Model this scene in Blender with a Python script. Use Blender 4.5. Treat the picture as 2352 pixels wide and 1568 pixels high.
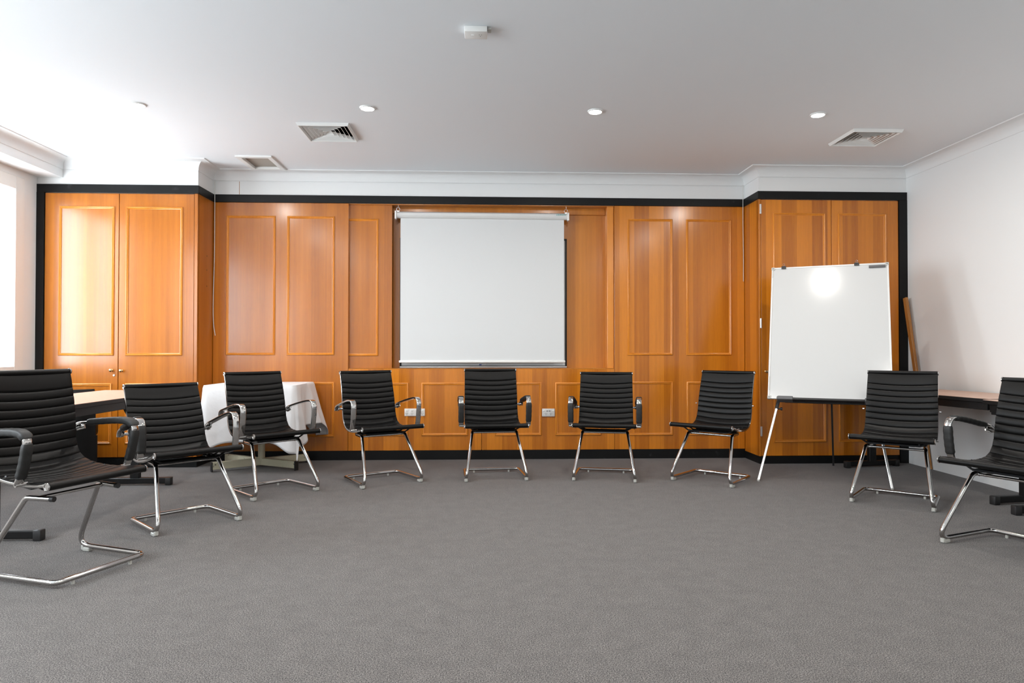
import bpy, bmesh, math, random
from mathutils import Vector, Matrix
from math import sin, cos, pi, radians

for o in list(bpy.data.objects):
    bpy.data.objects.remove(o)
random.seed(7)
S = bpy.context.scene
COL = S.collection

# ------------------------------------------------------------------ camera
cam_d = bpy.data.cameras.new('camera')
cam_d.sensor_width = 36.0
cam_d.lens = 24.0
cam_d.clip_start = 0.05
cam = bpy.data.objects.new('camera', cam_d)
COL.objects.link(cam)
YAW, PIT, ROL = 0.0400, 0.0125, 0.0005
_f = Vector((sin(YAW)*cos(PIT), cos(YAW)*cos(PIT), sin(PIT)))
_r = Vector((cos(YAW), -sin(YAW), 0))
_u = _r.cross(_f)
_r, _u = _r*cos(ROL)+_u*sin(ROL), _u*cos(ROL)-_r*sin(ROL)
M = Matrix.Identity(4)
for i in range(3):
    M[i][0], M[i][1], M[i][2] = _r[i], _u[i], -_f[i]
M.translation = Vector((0, 0, 1.05))
cam.matrix_world = M
S.camera = cam

# ------------------------------------------------------------------ world, exposure
W = bpy.data.worlds.new('daylight')
S.world = W
W.use_nodes = True
bg = W.node_tree.nodes['Background']
bg.inputs[0].default_value = (0.86, 0.94, 1.0, 1)
bg.inputs[1].default_value = 11.0
S.view_settings.view_transform = 'Standard'
S.view_settings.look = 'None'
S.view_settings.exposure = 0.66
S.view_settings.gamma = 1.0
S.view_settings.use_curve_mapping = False
LAMP_W = 8.5            # watts per ceiling lamp
LAMP_COL = (1.0, 0.95, 0.88)

# room numbers (metres)
XL, XR = -3.98, 3.945        # side walls
YF, YC, YB, YN, YW = -1.9, 6.223, 6.573, 6.72, 6.84   # front wall, cupboard fronts, panelling, niche back, back wall
RL, RR = -2.575, 2.54        # recess sides
ZC = 2.75
ZB0, ZB1 = 2.452, 2.525      # black band

# ------------------------------------------------------------------ materials
def nt(name):
    m = bpy.data.materials.new(name)
    m.use_nodes = True
    t = m.node_tree
    return m, t, t.nodes['Principled BSDF']

def mat(name, col, rough=0.5, metal=0.0, coat=0.0, bump=None, spec=0.5, var=None, sheen=0.0):
    m, t, b = nt(name)
    b.inputs['Base Color'].default_value = (*col, 1)
    b.inputs['Roughness'].default_value = rough
    b.inputs['Metallic'].default_value = metal
    b.inputs['Coat Weight'].default_value = coat
    b.inputs['Coat Roughness'].default_value = 0.12
    b.inputs['Specular IOR Level'].default_value = spec
    b.inputs['Sheen Weight'].default_value = sheen
    if bump or var:
        tc = t.nodes.new('ShaderNodeTexCoord')
    if bump:
        n = t.nodes.new('ShaderNodeTexNoise')
        n.inputs['Scale'].default_value = bump[0]
        n.inputs['Detail'].default_value = 4
        t.links.new(tc.outputs['Object'], n.inputs['Vector'])
        bp = t.nodes.new('ShaderNodeBump')
        bp.inputs['Strength'].default_value = bump[1]
        bp.inputs['Distance'].default_value = bump[2]
        t.links.new(n.outputs['Fac'], bp.inputs['Height'])
        t.links.new(bp.outputs['Normal'], b.inputs['Normal'])
    if var:      # (scale, other colour, amount low, high)
        n = t.nodes.new('ShaderNodeTexNoise')
        n.inputs['Scale'].default_value = var[0]
        n.inputs['Detail'].default_value = 6
        t.links.new(tc.outputs['Object'], n.inputs['Vector'])
        r = t.nodes.new('ShaderNodeMapRange')
        r.inputs[1].default_value = var[2]
        r.inputs[2].default_value = var[3]
        t.links.new(n.outputs['Fac'], r.inputs[0])
        x = t.nodes.new('ShaderNodeMix')
        x.data_type = 'RGBA'
        x.inputs[6].default_value = (*col, 1)
        x.inputs[7].default_value = (*var[1], 1)
        t.links.new(r.outputs[0], x.inputs[0])
        t.links.new(x.outputs[2], b.inputs['Base Color'])
    return m

def wood(name, dark, light, strip=0.35, width=0.145, seed=0.0, rough=0.3):
    m, t, b = nt(name)
    N, L = t.nodes.new, t.links.new
    tc = N('ShaderNodeTexCoord')
    sp = N('ShaderNodeSeparateXYZ'); L(tc.outputs['Object'], sp.inputs[0])
    def mth(op, a, c=None):
        n = N('ShaderNodeMath'); n.operation = op
        for k, v in ((0, a), (1, c)):
            if v is None: continue
            if isinstance(v, (int, float)): n.inputs[k].default_value = v
            else: L(v, n.inputs[k])
        return n.outputs[0]
    xy = mth('ADD', sp.outputs[0], sp.outputs[1])
    xs = mth('ADD', xy, seed)
    # veneer leaves: every leaf its own tone
    fl = mth('FLOOR', mth('MULTIPLY', xs, 1/width))
    wn = N('ShaderNodeTexWhiteNoise'); wn.noise_dimensions = '1D'; L(fl, wn.inputs['W'])
    alt = mth('ADD', mth('MULTIPLY', mth('FLOORED_MODULO', fl, 2.0), 0.5), mth('MULTIPLY', wn.outputs['Value'], 0.5))
    # broad figure
    cv = N('ShaderNodeCombineXYZ'); L(mth('MULTIPLY', xs, 9.0), cv.inputs[0]); L(mth('MULTIPLY', sp.outputs[2], 0.55), cv.inputs[2])
    n1 = N('ShaderNodeTexNoise'); n1.inputs['Scale'].default_value = 1.0; n1.inputs['Detail'].default_value = 3; L(cv.outputs[0], n1.inputs['Vector'])
    # fine pores
    cv2 = N('ShaderNodeCombineXYZ'); L(mth('MULTIPLY', xs, 150.0), cv2.inputs[0]); L(mth('MULTIPLY', sp.outputs[2], 7.0), cv2.inputs[2])
    n2 = N('ShaderNodeTexNoise'); n2.inputs['Scale'].default_value = 1.0; n2.inputs['Detail'].default_value = 5; n2.inputs['Roughness'].default_value = 0.7; L(cv2.outputs[0], n2.inputs['Vector'])
    # dark vertical lines
    cv3 = N('ShaderNodeCombineXYZ'); L(mth('MULTIPLY', xs, 38.0), cv3.inputs[0]); L(mth('MULTIPLY', sp.outputs[2], 0.35), cv3.inputs[2])
    n3 = N('ShaderNodeTexNoise'); n3.inputs['Scale'].default_value = 1.0; n3.inputs['Detail'].default_value = 2; L(cv3.outputs[0], n3.inputs['Vector'])
    f = mth('ADD', mth('MULTIPLY', alt, strip), mth('MULTIPLY', n1.outputs['Fac'], 1.05-strip))
    f = mth('ADD', f, mth('MULTIPLY', mth('SUBTRACT', n2.outputs['Fac'], 0.5), 0.55))
    f = mth('ADD', f, mth('MULTIPLY', mth('SUBTRACT', n3.outputs['Fac'], 0.5), 0.5))
    mx = N('ShaderNodeMix'); mx.data_type = 'RGBA'; mx.clamp_factor = True
    L(f, mx.inputs[0]); mx.inputs[6].default_value = (*dark, 1); mx.inputs[7].default_value = (*light, 1)
    L(mx.outputs[2], b.inputs['Base Color'])
    b.inputs['Roughness'].default_value = rough
    b.inputs['Specular IOR Level'].default_value = 0.25
    b.inputs['Coat Weight'].default_value = 0.85
    b.inputs['Coat Roughness'].default_value = 0.19
    bp = N('ShaderNodeBump'); bp.inputs['Strength'].default_value = 0.12; bp.inputs['Distance'].default_value = 0.0006
    L(n2.outputs['Fac'], bp.inputs['Height']); L(bp.outputs[0], b.inputs['Normal'])
    return m

WD, WL_ = (0.28, 0.073, 0.003), (0.57, 0.182, 0.011)
m_wood = wood('varnished_veneer', WD, WL_, 0.22, 0.145, 0.31)
m_wood2 = wood('striped_veneer', (0.33, 0.085, 0.002), (0.74, 0.250, 0.013), 0.42, 0.145, 3.07)
m_wood3 = wood('niche_veneer', (0.36, 0.11, 0.006), (0.66, 0.235, 0.020), 0.25, 0.2, 1.7, 0.33)
m_mould = wood('moulding_wood', (0.55, 0.17, 0.010), (0.80, 0.30, 0.035), 0.1, 0.3, 0.9, 0.36)
m_timber = wood('timber', (0.30, 0.12, 0.02), (0.50, 0.22, 0.05), 0.1, 0.3, 0.2, 0.55)
m_white = mat('white_paint', (0.81, 0.82, 0.82), 0.65, bump=(300, 0.05, 0.0005))
m_ceil = mat('ceiling_paint', (0.83, 0.87, 0.90), 0.8, bump=(200, 0.05, 0.0005))
m_gloss = mat('gloss_white', (0.82, 0.82, 0.80), 0.35)
m_black = mat('black_trim_paint', (0.005, 0.0055, 0.006), 0.45, spec=0.25, bump=(60, 0.15, 0.001), var=(9, (0.05, 0.055, 0.06), 0.66, 0.85))
m_leather = mat('black_leather', (0.004, 0.0038, 0.0038), 0.38, bump=(700, 0.2, 0.0005), spec=0.2)
m_sleeve = mat('black_sleeve', (0.010, 0.010, 0.010), 0.55, bump=(250, 0.3, 0.001))
m_chrome = mat('chrome', (0.58, 0.57, 0.56), 0.09, 1.0)
m_alu = mat('brushed_aluminium', (0.70, 0.70, 0.69), 0.30, 1.0)
m_steel = mat('black_steel', (0.006, 0.006, 0.0065), 0.42, spec=0.3)
m_plastic = mat('black_plastic', (0.015, 0.015, 0.016), 0.5)
m_glide = mat('clear_plastic_glide', (0.45, 0.45, 0.42), 0.3)
m_beech = mat('beech_laminate', (0.56, 0.37, 0.29), 0.42, bump=(40, 0.05, 0.0005), var=(30, (0.50, 0.31, 0.21), 0.45, 0.75))
m_cloth = mat('white_tablecloth', (0.72, 0.71, 0.72), 0.85, bump=(9, 0.5, 0.012), sheen=0.1)
m_cream = mat('cream_enamel', (0.56, 0.52, 0.38), 0.4, var=(26, (0.05, 0.045, 0.035), 0.66, 0.70))
m_screen = mat('screen_fabric', (0.65, 0.66, 0.665), 0.8)
m_board = mat('whiteboard_enamel', (0.57, 0.575, 0.575), 0.15, bump=(4, 0.3, 0.003))
m_frame = mat('white_frame', (0.70, 0.70, 0.69), 0.35)
m_grey = mat('grey_plastic', (0.10, 0.10, 0.105), 0.45)
m_corner = mat('corner_plastic', (0.48, 0.48, 0.46), 0.45)
m_beige = mat('filter_mesh', (0.40, 0.37, 0.32), 0.8, bump=(120, 0.3, 0.001))
m_socket = mat('socket_plastic', (0.78, 0.75, 0.72), 0.35)
m_slot = mat('dark_slot', (0.03, 0.028, 0.025), 0.6)
m_dark = mat('duct_black', (0.006, 0.006, 0.006), 0.9)
m_brass = mat('brass', (0.62, 0.48, 0.26), 0.22, 1.0)
m_red = mat('red_plastic', (0.65, 0.05, 0.04), 0.4)
m_teal = mat('teal_print', (0.05, 0.36, 0.36), 0.5)
m_blue = mat('navy_plastic', (0.02, 0.04, 0.16), 0.4)
m_cable = mat('grey_cable', (0.60, 0.59, 0.56), 0.5)

def carpet():
    m, t, b = nt('loop_carpet')
    N, L = t.nodes.new, t.links.new
    tc = N('ShaderNodeTexCoord')
    n = N('ShaderNodeTexNoise'); n.inputs['Scale'].default_value = 215; n.inputs['Detail'].default_value = 5; n.inputs['Roughness'].default_value = 0.9
    L(tc.outputs['Object'], n.inputs['Vector'])
    r = N('ShaderNodeValToRGB'); L(n.outputs['Fac'], r.inputs[0])
    e = r.color_ramp.elements
    e[0].position, e[0].color = 0.43, (0.008, 0.007, 0.008, 1)
    e[1].position, e[1].color = 0.57, (0.222, 0.205, 0.194, 1)
    v = r.color_ramp.elements.new(0.5); v.color = (0.070, 0.064, 0.062, 1)
    n2 = N('ShaderNodeTexNoise'); n2.inputs['Scale'].default_value = 11.0; n2.inputs['Detail'].default_value = 6; n2.inputs['Roughness'].default_value = 0.75
    L(tc.outputs['Object'], n2.inputs['Vector'])
    mr = N('ShaderNodeMapRange'); L(n2.outputs['Fac'], mr.inputs[0]); mr.inputs[1].default_value = 0.3; mr.inputs[2].default_value = 0.7; mr.inputs[3].default_value = 0.84; mr.inputs[4].default_value = 1.20
    mx = N('ShaderNodeVectorMath'); mx.operation = 'SCALE'; L(r.outputs[0], mx.inputs[0]); L(mr.outputs[0], mx.inputs['Scale'])
    L(mx.outputs[0], b.inputs['Base Color'])
    b.inputs['Roughness'].default_value = 0.95
    b.inputs['Specular IOR Level'].default_value = 0.15
    b.inputs['Sheen Weight'].default_value = 0.15
    return m
m_carpet = carpet()

def glass():
    m, t, b = nt('window_glass')
    t.nodes.remove(b)
    N, L = t.nodes.new, t.links.new
    tr = N('ShaderNodeBsdfTransparent'); gl = N('ShaderNodeBsdfGlossy'); gl.inputs['Roughness'].default_value = 0.02
    mx = N('ShaderNodeMixShader'); mx.inputs[0].default_value = 0.06; L(tr.outputs[0], mx.inputs[1]); L(gl.outputs[0], mx.inputs[2])
    L(mx.outputs[0], t.nodes['Material Output'].inputs[0])
    return m
m_glass = glass()

def emit(name, col, st):
    m, t, b = nt(name)
    b.inputs['Base Color'].default_value = (0.9, 0.9, 0.9, 1)
    b.inputs['Emission Color'].default_value = (*col, 1)
    b.inputs['Emission Strength'].default_value = st
    return m
m_lamp = emit('lit_lens', (1.0, 0.98, 0.95), 14.0)

# ------------------------------------------------------------------ mesh helpers
class MB:
    def __init__(s): s.v, s.f, s.k = [], [], []
    def add(s, vs, fs, k=0):
        n = len(s.v); s.v += [tuple(v) for v in vs]
        s.f += [tuple(i+n for i in f) for f in fs]; s.k += [k]*len(fs)
        return s
    def box(s, x0, x1, y0, y1, z0, z1, bev=0.0, k=0, seg=1):
        if bev <= 0:
            vs = [(x, y, z) for x in (x0, x1) for y in (y0, y1) for z in (z0, z1)]
            return s.add(vs, [(0,1,3,2),(4,6,7,5),(0,4,5,1),(2,3,7,6),(0,2,6,4),(1,5,7,3)], k)
        b = bmesh.new(); bmesh.ops.create_cube(b, size=1)
        for v in b.verts:
            v.co = Vector(((x0+x1)/2+v.co.x*(x1-x0), (y0+y1)/2+v.co.y*(y1-y0), (z0+z1)/2+v.co.z*(z1-z0)))
        bmesh.ops.bevel(b, geom=b.edges[:], offset=bev, segments=seg, affect='EDGES', profile=0.5)
        b.verts.index_update()
        s.add([v.co for v in b.verts], [[v.index for v in f.verts] for f in b.faces], k); b.free()
        return s
    def sweep(s, pts, prof, closed=False, up=None, k=0, caps=True, scale=None):
        """prof: list of (a,b) in the frame (side, normal); up keeps the side axis fixed when given"""
        pts = [Vector(p) for p in pts]; n = len(pts); base = len(s.v); m = len(prof)
        def tang(i):
            if closed: a, c = pts[i-1], pts[(i+1) % n]
            else: a, c = pts[max(i-1, 0)], pts[min(i+1, n-1)]
            return (c-a).normalized()
        T = tang(0)
        side = Vector(up) if up else T.orthogonal().normalized()
        vs = []
        for i in range(n):
            T = tang(i)
            if up: sd = Vector(up); sd = (sd-T*sd.dot(T)).normalized()
            else: side = (side-T*side.dot(T)).normalized(); sd = side
            nn = T.cross(sd)
            q = scale[i] if scale else 1.0
            vs += [pts[i]+sd*a*q+nn*b*q for a, b in prof]
        fs = []
        for i in range(n if closed else n-1):
            j = (i+1) % n
            for a in range(m):
                c = (a+1) % m
                fs.append((i*m+a, i*m+c, j*m+c, j*m+a))
        if caps and not closed:
            fs.append(tuple(range(m-1, -1, -1))); fs.append(tuple((n-1)*m+a for a in range(m)))
        return s.add(vs, fs, k)
    def tube(s, pts, r, seg=12, **kw):
        return s.sweep(pts, [(r*cos(2*pi*a/seg), r*sin(2*pi*a/seg)) for a in range(seg)], **kw)
    def cyl(s, a, b, r, seg=20, k=0, r2=None):
        a, b = Vector(a), Vector(b); T = (b-a).normalized(); sd = T.orthogonal().normalized(); nn = T.cross(sd)
        r2 = r if r2 is None else r2
        vs = [a+(sd*cos(2*pi*i/seg)+nn*sin(2*pi*i/seg))*r for i in range(seg)]+[b+(sd*cos(2*pi*i/seg)+nn*sin(2*pi*i/seg))*r2 for i in range(seg)]
        fs = [(i, (i+1) % seg, seg+(i+1) % seg, seg+i) for i in range(seg)]+[tuple(range(seg-1, -1, -1)), tuple(range(seg, 2*seg))]
        return s.add(vs, fs, k)
    def lathe(s, prof, o=(0, 0, 0), ax=(0, 0, 1), seg=28, k=0):
        """prof: (radius, along axis)"""
        o = Vector(o); T = Vector(ax).normalized(); sd = T.orthogonal().normalized(); nn = T.cross(sd); m = len(prof)
        vs = [o+T*h+(sd*cos(2*pi*i/seg)+nn*sin(2*pi*i/seg))*max(r, 1e-5) for i in range(seg) for r, h in prof]
        fs = [(i*m+a, ((i+1) % seg)*m+a, ((i+1) % seg)*m+a+1, i*m+a+1) for i in range(seg) for a in range(m-1)]
        return s.add(vs, fs, k)
    def xf(s, M): s.v = [tuple(M @ Vector(v)) for v in s.v]; return s
    def build(s, name, mats, parent=None, smooth=None):
        me = bpy.data.meshes.new(name)
        v = s.v
        if parent is not None and parent.get('_w'):
            off = Vector(parent['_w']); v = [tuple(Vector(p)-off) for p in v]
        me.from_pydata(v, [], s.f)
        if not isinstance(mats, (list, tuple)): mats = [mats]
        for m in mats: me.materials.append(m)
        if len(mats) > 1: me.polygons.foreach_set('material_index', s.k)
        b = bmesh.new(); b.from_mesh(me); bmesh.ops.recalc_face_normals(b, faces=b.faces)
        if smooth is not None:
            for f in b.faces: f.smooth = True
            for e in b.edges:
                if len(e.link_faces) == 2 and e.calc_face_angle(0) > radians(smooth): e.smooth = False
        b.to_mesh(me); b.free()
        o = bpy.data.objects.new(name, me); COL.objects.link(o)
        if parent is not None:
            o.parent = parent
            if parent.get('_w'): o['_w'] = parent['_w']
        return o

def fillet(pts, rad, seg=6):
    """round the inner corners of a 3-D polyline"""
    pts = [Vector(p) for p in pts]
    if not isinstance(rad, (list, tuple)): rad = [rad]*len(pts)
    out = [pts[0]]
    for i in range(1, len(pts)-1):
        p, a, c = pts[i], pts[i-1]-pts[i], pts[i+1]-pts[i]
        la, lc = a.length, c.length; a.normalize(); c.normalize()
        ang = a.angle(c); d = min(rad[i]/math.tan(ang/2), la*0.48, lc*0.48)
        A, B = p+a*d, p+c*d
        for k in range(seg+1):
            t = k/seg; out.append(A*(1-t)**2+p*2*t*(1-t)+B*t*t)
    return out+[pts[-1]]

def smoothpath(pts, n):
    """Catmull-Rom through 2-D/3-D points, n samples evenly by length"""
    P = [Vector(p) for p in pts]; P = [P[0]*2-P[1]]+P+[P[-1]*2-P[-2]]; d = []
    for i in range(1, len(P)-2):
        for k in range(16):
            t = k/16; a, b, c, e = P[i-1], P[i], P[i+1], P[i+2]
            d.append(0.5*((2*b)+(c-a)*t+(2*a-5*b+4*c-e)*t*t+(3*b-a-3*c+e)*t**3))
    d.append(P[-2]); L = [0]
    for i in range(1, len(d)): L.append(L[-1]+(d[i]-d[i-1]).length)
    out = []; j = 0
    for k in range(n+1):
        s = L[-1]*k/n
        while j < len(L)-2 and L[j+1] < s: j += 1
        t = (s-L[j])/max(L[j+1]-L[j], 1e-9); out.append(d[j].lerp(d[j+1], min(t, 1)))
    return out, L[-1]

def tag(o, label, cat, group=None, kind=None):
    o['label'] = label; o['category'] = cat
    if group: o['group'] = group
    if kind: o['kind'] = kind
    return o
def thing(name, label, cat, loc=(0, 0, 0), rz=0.0, group=None, world=False):
    o = bpy.data.objects.new(name, None); COL.objects.link(o)
    o.empty_display_size = 0.1
    o.location = loc; o.rotation_euler = (0, 0, rz)
    if world: o['_w'] = tuple(loc)          # parts are given in world numbers
    return tag(o, label, cat, group)
def struct(mb, name, mats, smooth=None):
    o = mb.build(name, mats, None, smooth); o['kind'] = 'structure'; return o
def dup(root, loc, rz, label, group=None):
    r = root.copy(); COL.objects.link(r); r.location = loc; r.rotation_euler = (0, 0, rz); r['label'] = label
    if group: r['group'] = group
    for ch in list(root.children):
        c = ch.copy(); COL.objects.link(c); c.parent = r
        for g in list(ch.children):
            d = g.copy(); COL.objects.link(d); d.parent = c
    return r

# ------------------------------------------------------------------ room shell
struct(MB().box(XL-.2, XR+.2, YF-.2, YW+.2, -.12, 0), 'floor', m_carpet)

VENTS = [(-1.412, -1.02, 5.138, 5.553), (2.827, 3.225, 5.11, 5.50)]
GR = (-2.175, -1.878, 6.045, 6.475)
def holed(xs, ys, holes, z0, z1):
    mb = MB()
    xs = sorted(set(xs+[h[0] for h in holes]+[h[1] for h in holes])); ys = sorted(set(ys+[h[2] for h in holes]+[h[3] for h in holes]))
    for i in range(len(xs)-1):
        for j in range(len(ys)-1):
            cx, cy = (xs[i]+xs[i+1])/2, (ys[j]+ys[j+1])/2
            if any(h[0] < cx < h[1] and h[2] < cy < h[3] for h in holes): continue
            mb.box(xs[i], xs[i+1], ys[j], ys[j+1], z0, z1)
    return mb
holes = [(a+.03, b-.03, c+.03, d-.03) for a, b, c, d in VENTS]+[(GR[0]+.025, GR[1]-.025, GR[2]+.025, GR[3]-.025)]
struct(holed([XL-.2, XR+.2], [YF-.2, YW+.2], holes, ZC, ZC+.12), 'ceiling', m_ceil)

# windows in the left wall: openings (y0, y1, z0, z1)
WIN = [(4.75, 5.97, 0.86, 2.46), (1.5, 3.1, 0.86, 2.46), (-1.2, .5, .86, 2.46)]
mb = MB()
ys = [YF-.2]+sorted([w[0] for w in WIN]+[w[1] for w in WIN])+[YW+.2]
for a, b in zip(ys[:-1], ys[1:]):
    w = [q for q in WIN if q[0] <= a and q[1] >= b]
    if w: mb.box(XL-.2, XL, a, b, 0, w[0][2]); mb.box(XL-.2, XL, a, b, w[0][3], ZC)
    else: mb.box(XL-.2, XL, a, b, 0, ZC)
struct(mb, 'wall_left', m_white)
struct(MB().box(XR, XR+.2, YF-.2, YW+.2, 0, ZC), 'wall_right', m_white)
struct(MB().box(XL, XR, YF-.2, YF, 0, ZC), 'wall_front', m_white)
mb = MB().box(XL, XR, YW, YW+.2, 0, ZC)
struct(mb, 'wall_back', m_white)
mb = MB().box(RL, RR, YB+.004, YW, ZB0, ZC)
mb.box(XL, RL, YC+.004, YW, ZB0, ZC)
mb.box(RR, XR, YC+.004, YW, ZB0, ZC)
struct(mb, 'trim_4', m_white)
# dropped beam above the windows
struct(MB().box(XL, -3.76, YF, YC, 2.585, ZC), 'trim_1', m_white)

for i, (a, b, c, d) in enumerate(WIN):
    fr = MB(); t = .05
    for y0, y1, z0, z1 in ((a-.06, a+t, c-.06, d+.06), (b-t, b+.06, c-.06, d+.06), (a+t, b-t, c-.06, c+t), (a+t, b-t, d-t, d+.06), ((a+b)/2-.03, (a+b)/2+.03, c+t, d-t)):
        fr.box(XL-.09, XL+.018, y0, y1, z0, z1, .003)
    w = struct(fr, 'window_%d' % (i+1), m_gloss)
    MB().box(XL-.055, XL-.049, a+t, b-t, c+t, d-t).build('pane', m_glass, w)
    MB().box(XL-.02, XL+.07, a-.08, b+.08, c-.085, c-.06, .004).build('window_sill', m_gloss, w)
    # daylight is sampled through the opening
    ld = bpy.data.lights.new('sky_portal', 'AREA'); ld.shape = 'RECTANGLE'; ld.size = d-c; ld.size_y = b-a
    ld.cycles.is_portal = True
    lo = bpy.data.objects.new('sky_portal', ld); COL.objects.link(lo)
    lo.location = (XL-.12, (a+b)/2, (c+d)/2); lo.rotation_euler = (0, -pi/2, 0)

# cornice: cove profile swept with mitres round the room
PATH = [(XR, YF), (XR, YC), (RR, YC), (RR, YB), (RL, YB), (RL, YC), (-3.76, YC), (-3.76, YF)]
prof = [(0.0, -.092), (0.004, -.092), (0.006, -.084)]
for k in range(9):
    t = pi/2*k/8
    prof.append((0.006+.074*(1-cos(t)), -.084+.074*sin(t)))
prof += [(.082, -.010), (.090, -.007), (.092, 0.0)]
def mitre_sweep(path, prof, z, name, m, smooth=30):
    n, k = len(path), len(prof); vs = []
    for i, p in enumerate(path):
        p = Vector(p)
        def nrm(a, b): d = (Vector(b)-Vector(a)).normalized(); return Vector((-d.y, d.x))   # room lies left of the path
        if i == 0: o = nrm(path[0], path[1])
        elif i == n-1: o = nrm(path[-2], path[-1])
        else:
            a, b = nrm(path[i-1], path[i]), nrm(path[i], path[i+1]); o = (a+b); o = o/(o.dot(a))
        for d, h in prof: q = p+o*d; vs.append((q.x, q.y, z+h))
    fs = [(i*k+a, i*k+a+1, (i+1)*k+a+1, (i+1)*k+a) for i in range(n-1) for a in range(k-1)]
    return struct(MB().add(vs, fs), name, m, smooth)
mitre_sweep(PATH, prof, ZC, 'trim_2', m_white)

mb = MB()
mb.box(-2.336, -2.332, YB+.0025, YB+.0045, ZB1+.004, 2.652)
struct(mb, 'trim_5', mat('rust_stain', (0.42, 0.20, 0.09), 0.8))

# black band and uprights
mb = MB(); d = .012
mb.box(RL, RR, YB-d, YB+.006, ZB0, ZB1, .002)
mb.box(XL, RL+d, YC-d, YC+.006, ZB0, ZB1, .002)
mb.box(RL, RL+d, YC, YB, ZB0, ZB1, .002)
mb.box(RR-d, XR, YC-d, YC+.006, ZB0, ZB1, .002)
mb.box(RR-d, RR, YC, YB, ZB0, ZB1, .002)
mb.box(XL, -3.913, YC-d, YW, 0, ZB0)
mb.box(3.868, XR, YC-d, YW, 0, ZB0)
struct(mb, 'trim_3', m_black)
mb = MB()
mb.box(RL, RR, YB+.004, YB+.05, 0, .09)
mb.box(-3.913, RL-.0, YC+.004, YB+.05, 0, .09)
mb.box(RR+.0, 3.868, YC+.004, YB+.05, 0, .07)
struct(mb, 'baseboard_back', m_black)

# ------------------------------------------------------------------ joinery
MP = [(0, 0), (0, .004), (.003, .009), (.008, .011), (.012, .008), (.014, .005), (.017, .0085), (.021, .006), (.023, 0)]
def moulding(x0, x1, z0, z1, y, parent, name='moulding'):
    """rectangular applied moulding on a front at depth y, outer size given"""
    vs = []; k = len(MP)
    for cx, cz, sx, sz in ((x0, z0, 1, 1), (x1, z0, -1, 1), (x1, z1, -1, -1), (x0, z1, 1, -1)):
        for d, h in MP: vs.append((cx+sx*d, y-h, cz+sz*d))
    fs = [(i*k+a, ((i+1) % 4)*k+a, ((i+1) % 4)*k+a+1, i*k+a+1) for i in range(4) for a in range(k-1)]
    return MB().add(vs, fs).build(name, m_mould, parent, 50)
def knob(x, z, y, parent):
    return MB().lathe([(.011, 0), (.011, .002), (.006, .005), (.006, .012), (.012, .017), (.0145, .023), (.012, .029), (.006, .032), (0, .0325)], (x, y, z), (0, -1, 0)).build('knob', m_brass, parent, 40)

def cupboard(x0, x1, zb, split, doors, label, knobs, side):
    r = thing('built_in_cupboard', label, 'cupboard', ((x0+x1)/2, YC+.3, zb), world=True)
    m = m_wood if x0 < 0 else m_wood2
    b = MB().box(x0, x1, YC+.022, YW-.03, zb, ZB0)
    if side < 0: b.box(x1-.03, x1, YC, YC+.03, zb, ZB0, .002)
    else: b.box(x0, x0+.02, YC, YC+.03, zb, ZB0, .002)
    b.build('body', m, r)
    ds = []
    for a, c in doors:
        ds.append(MB().box(a, c, YC, YC+.02, zb+.004, ZB0-.006, .0015).build('door', m, r))
    return r, ds
cl, ds = cupboard(-3.913, RL, .09, -3.266, [(-3.91, -3.268), (-3.262, -2.607)],
    'tall two-door orange wood cupboard on the left, beside the window', None, -1)
moulding(-3.787, -3.302, .998, 2.332, YC, ds[0]); moulding(-3.787, -3.32, .214, .752, YC, ds[0])
moulding(-3.202, -2.704, .998, 2.33, YC, ds[1]); moulding(-3.202, -2.704, .214, .752, YC, ds[1])
knob(-3.319, .868, YC, ds[0]); knob(-3.232, .864, YC, ds[1])
MB().lathe([(.010, 0), (.010, .003), (.008, .005), (0, .005)], (-3.300, YC, .823), (0, -1, 0)).build('lock', m_alu, ds[0], 40)
for z in (1.92, 1.79, 1.64):
    MB().cyl((RL+.0005, 6.43, z), (RL+.001, 6.43, z), .006).build('screw_hole', m_slot, cl)

cr, ds = cupboard(RR, 3.868, .07, 3.228, [(2.562, 3.224), (3.230, 3.864)],
    'tall two-door orange wood cupboard on the right, behind the whiteboard easel', None, 1)
for q in ((.998, 2.325), (.198, .745)):
    moulding(2.672, 3.168, q[0], q[1], YC, ds[0]); moulding(3.288, 3.748, q[0], q[1], YC, ds[1])
knob(2.60, .853, YC, ds[0])
for z in (2.36, 1.3, .3):
    h = MB().box(2.548, 2.566, YC-.003, YC+.004, z-.045, z+.045, .001)
    h.cyl((2.556, YC-.006, z-.045), (2.556, YC-.006, z+.045), .005, 10)
    h.build('hinge', m_alu, cr)

def panel(name, x0, x1, z0, z1, y, th, m, label, moulds, cat='wall panel', group=None):
    r = thing(name, label, cat, ((x0+x1)/2, y+th/2, z0), group=group, world=True)
    MB().box(x0, x1, y, y+th, z0, z1, .0015).build('panel', m, r)
    for a, b, c, d in moulds: moulding(a, b, c, d, y, r)
    return r
up, lo_ = (1.0, 2.325), (.224, .744)
panel('wall_panel', RL+.004, -1.302, .09, ZB0, YB, .03, m_wood, 'wide wood wall panel behind the cloth-covered table',
      [(-2.451, -1.99, *up), (-1.881, -1.432, *up), (-2.451, -1.99, *lo_), (-1.881, -1.432, *lo_)])
panel('wall_panel', 1.258, RR-.004, .09, ZB0, YB, .03, m_wood2, 'wide striped wood wall panel between projector screen and right cupboard',
      [(1.385, 1.828, *up), (1.962, 2.407, *up), (1.385, 1.828, *lo_), (1.962, 2.407, *lo_)])
sl = panel('sliding_panel', -1.60, -.892, .874, ZB0-.003, YB+.036, .02, m_wood, 'narrow sliding wood panel just left of the projector screen',
      [(-1.52, -1.022, .992, 2.312)])
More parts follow.
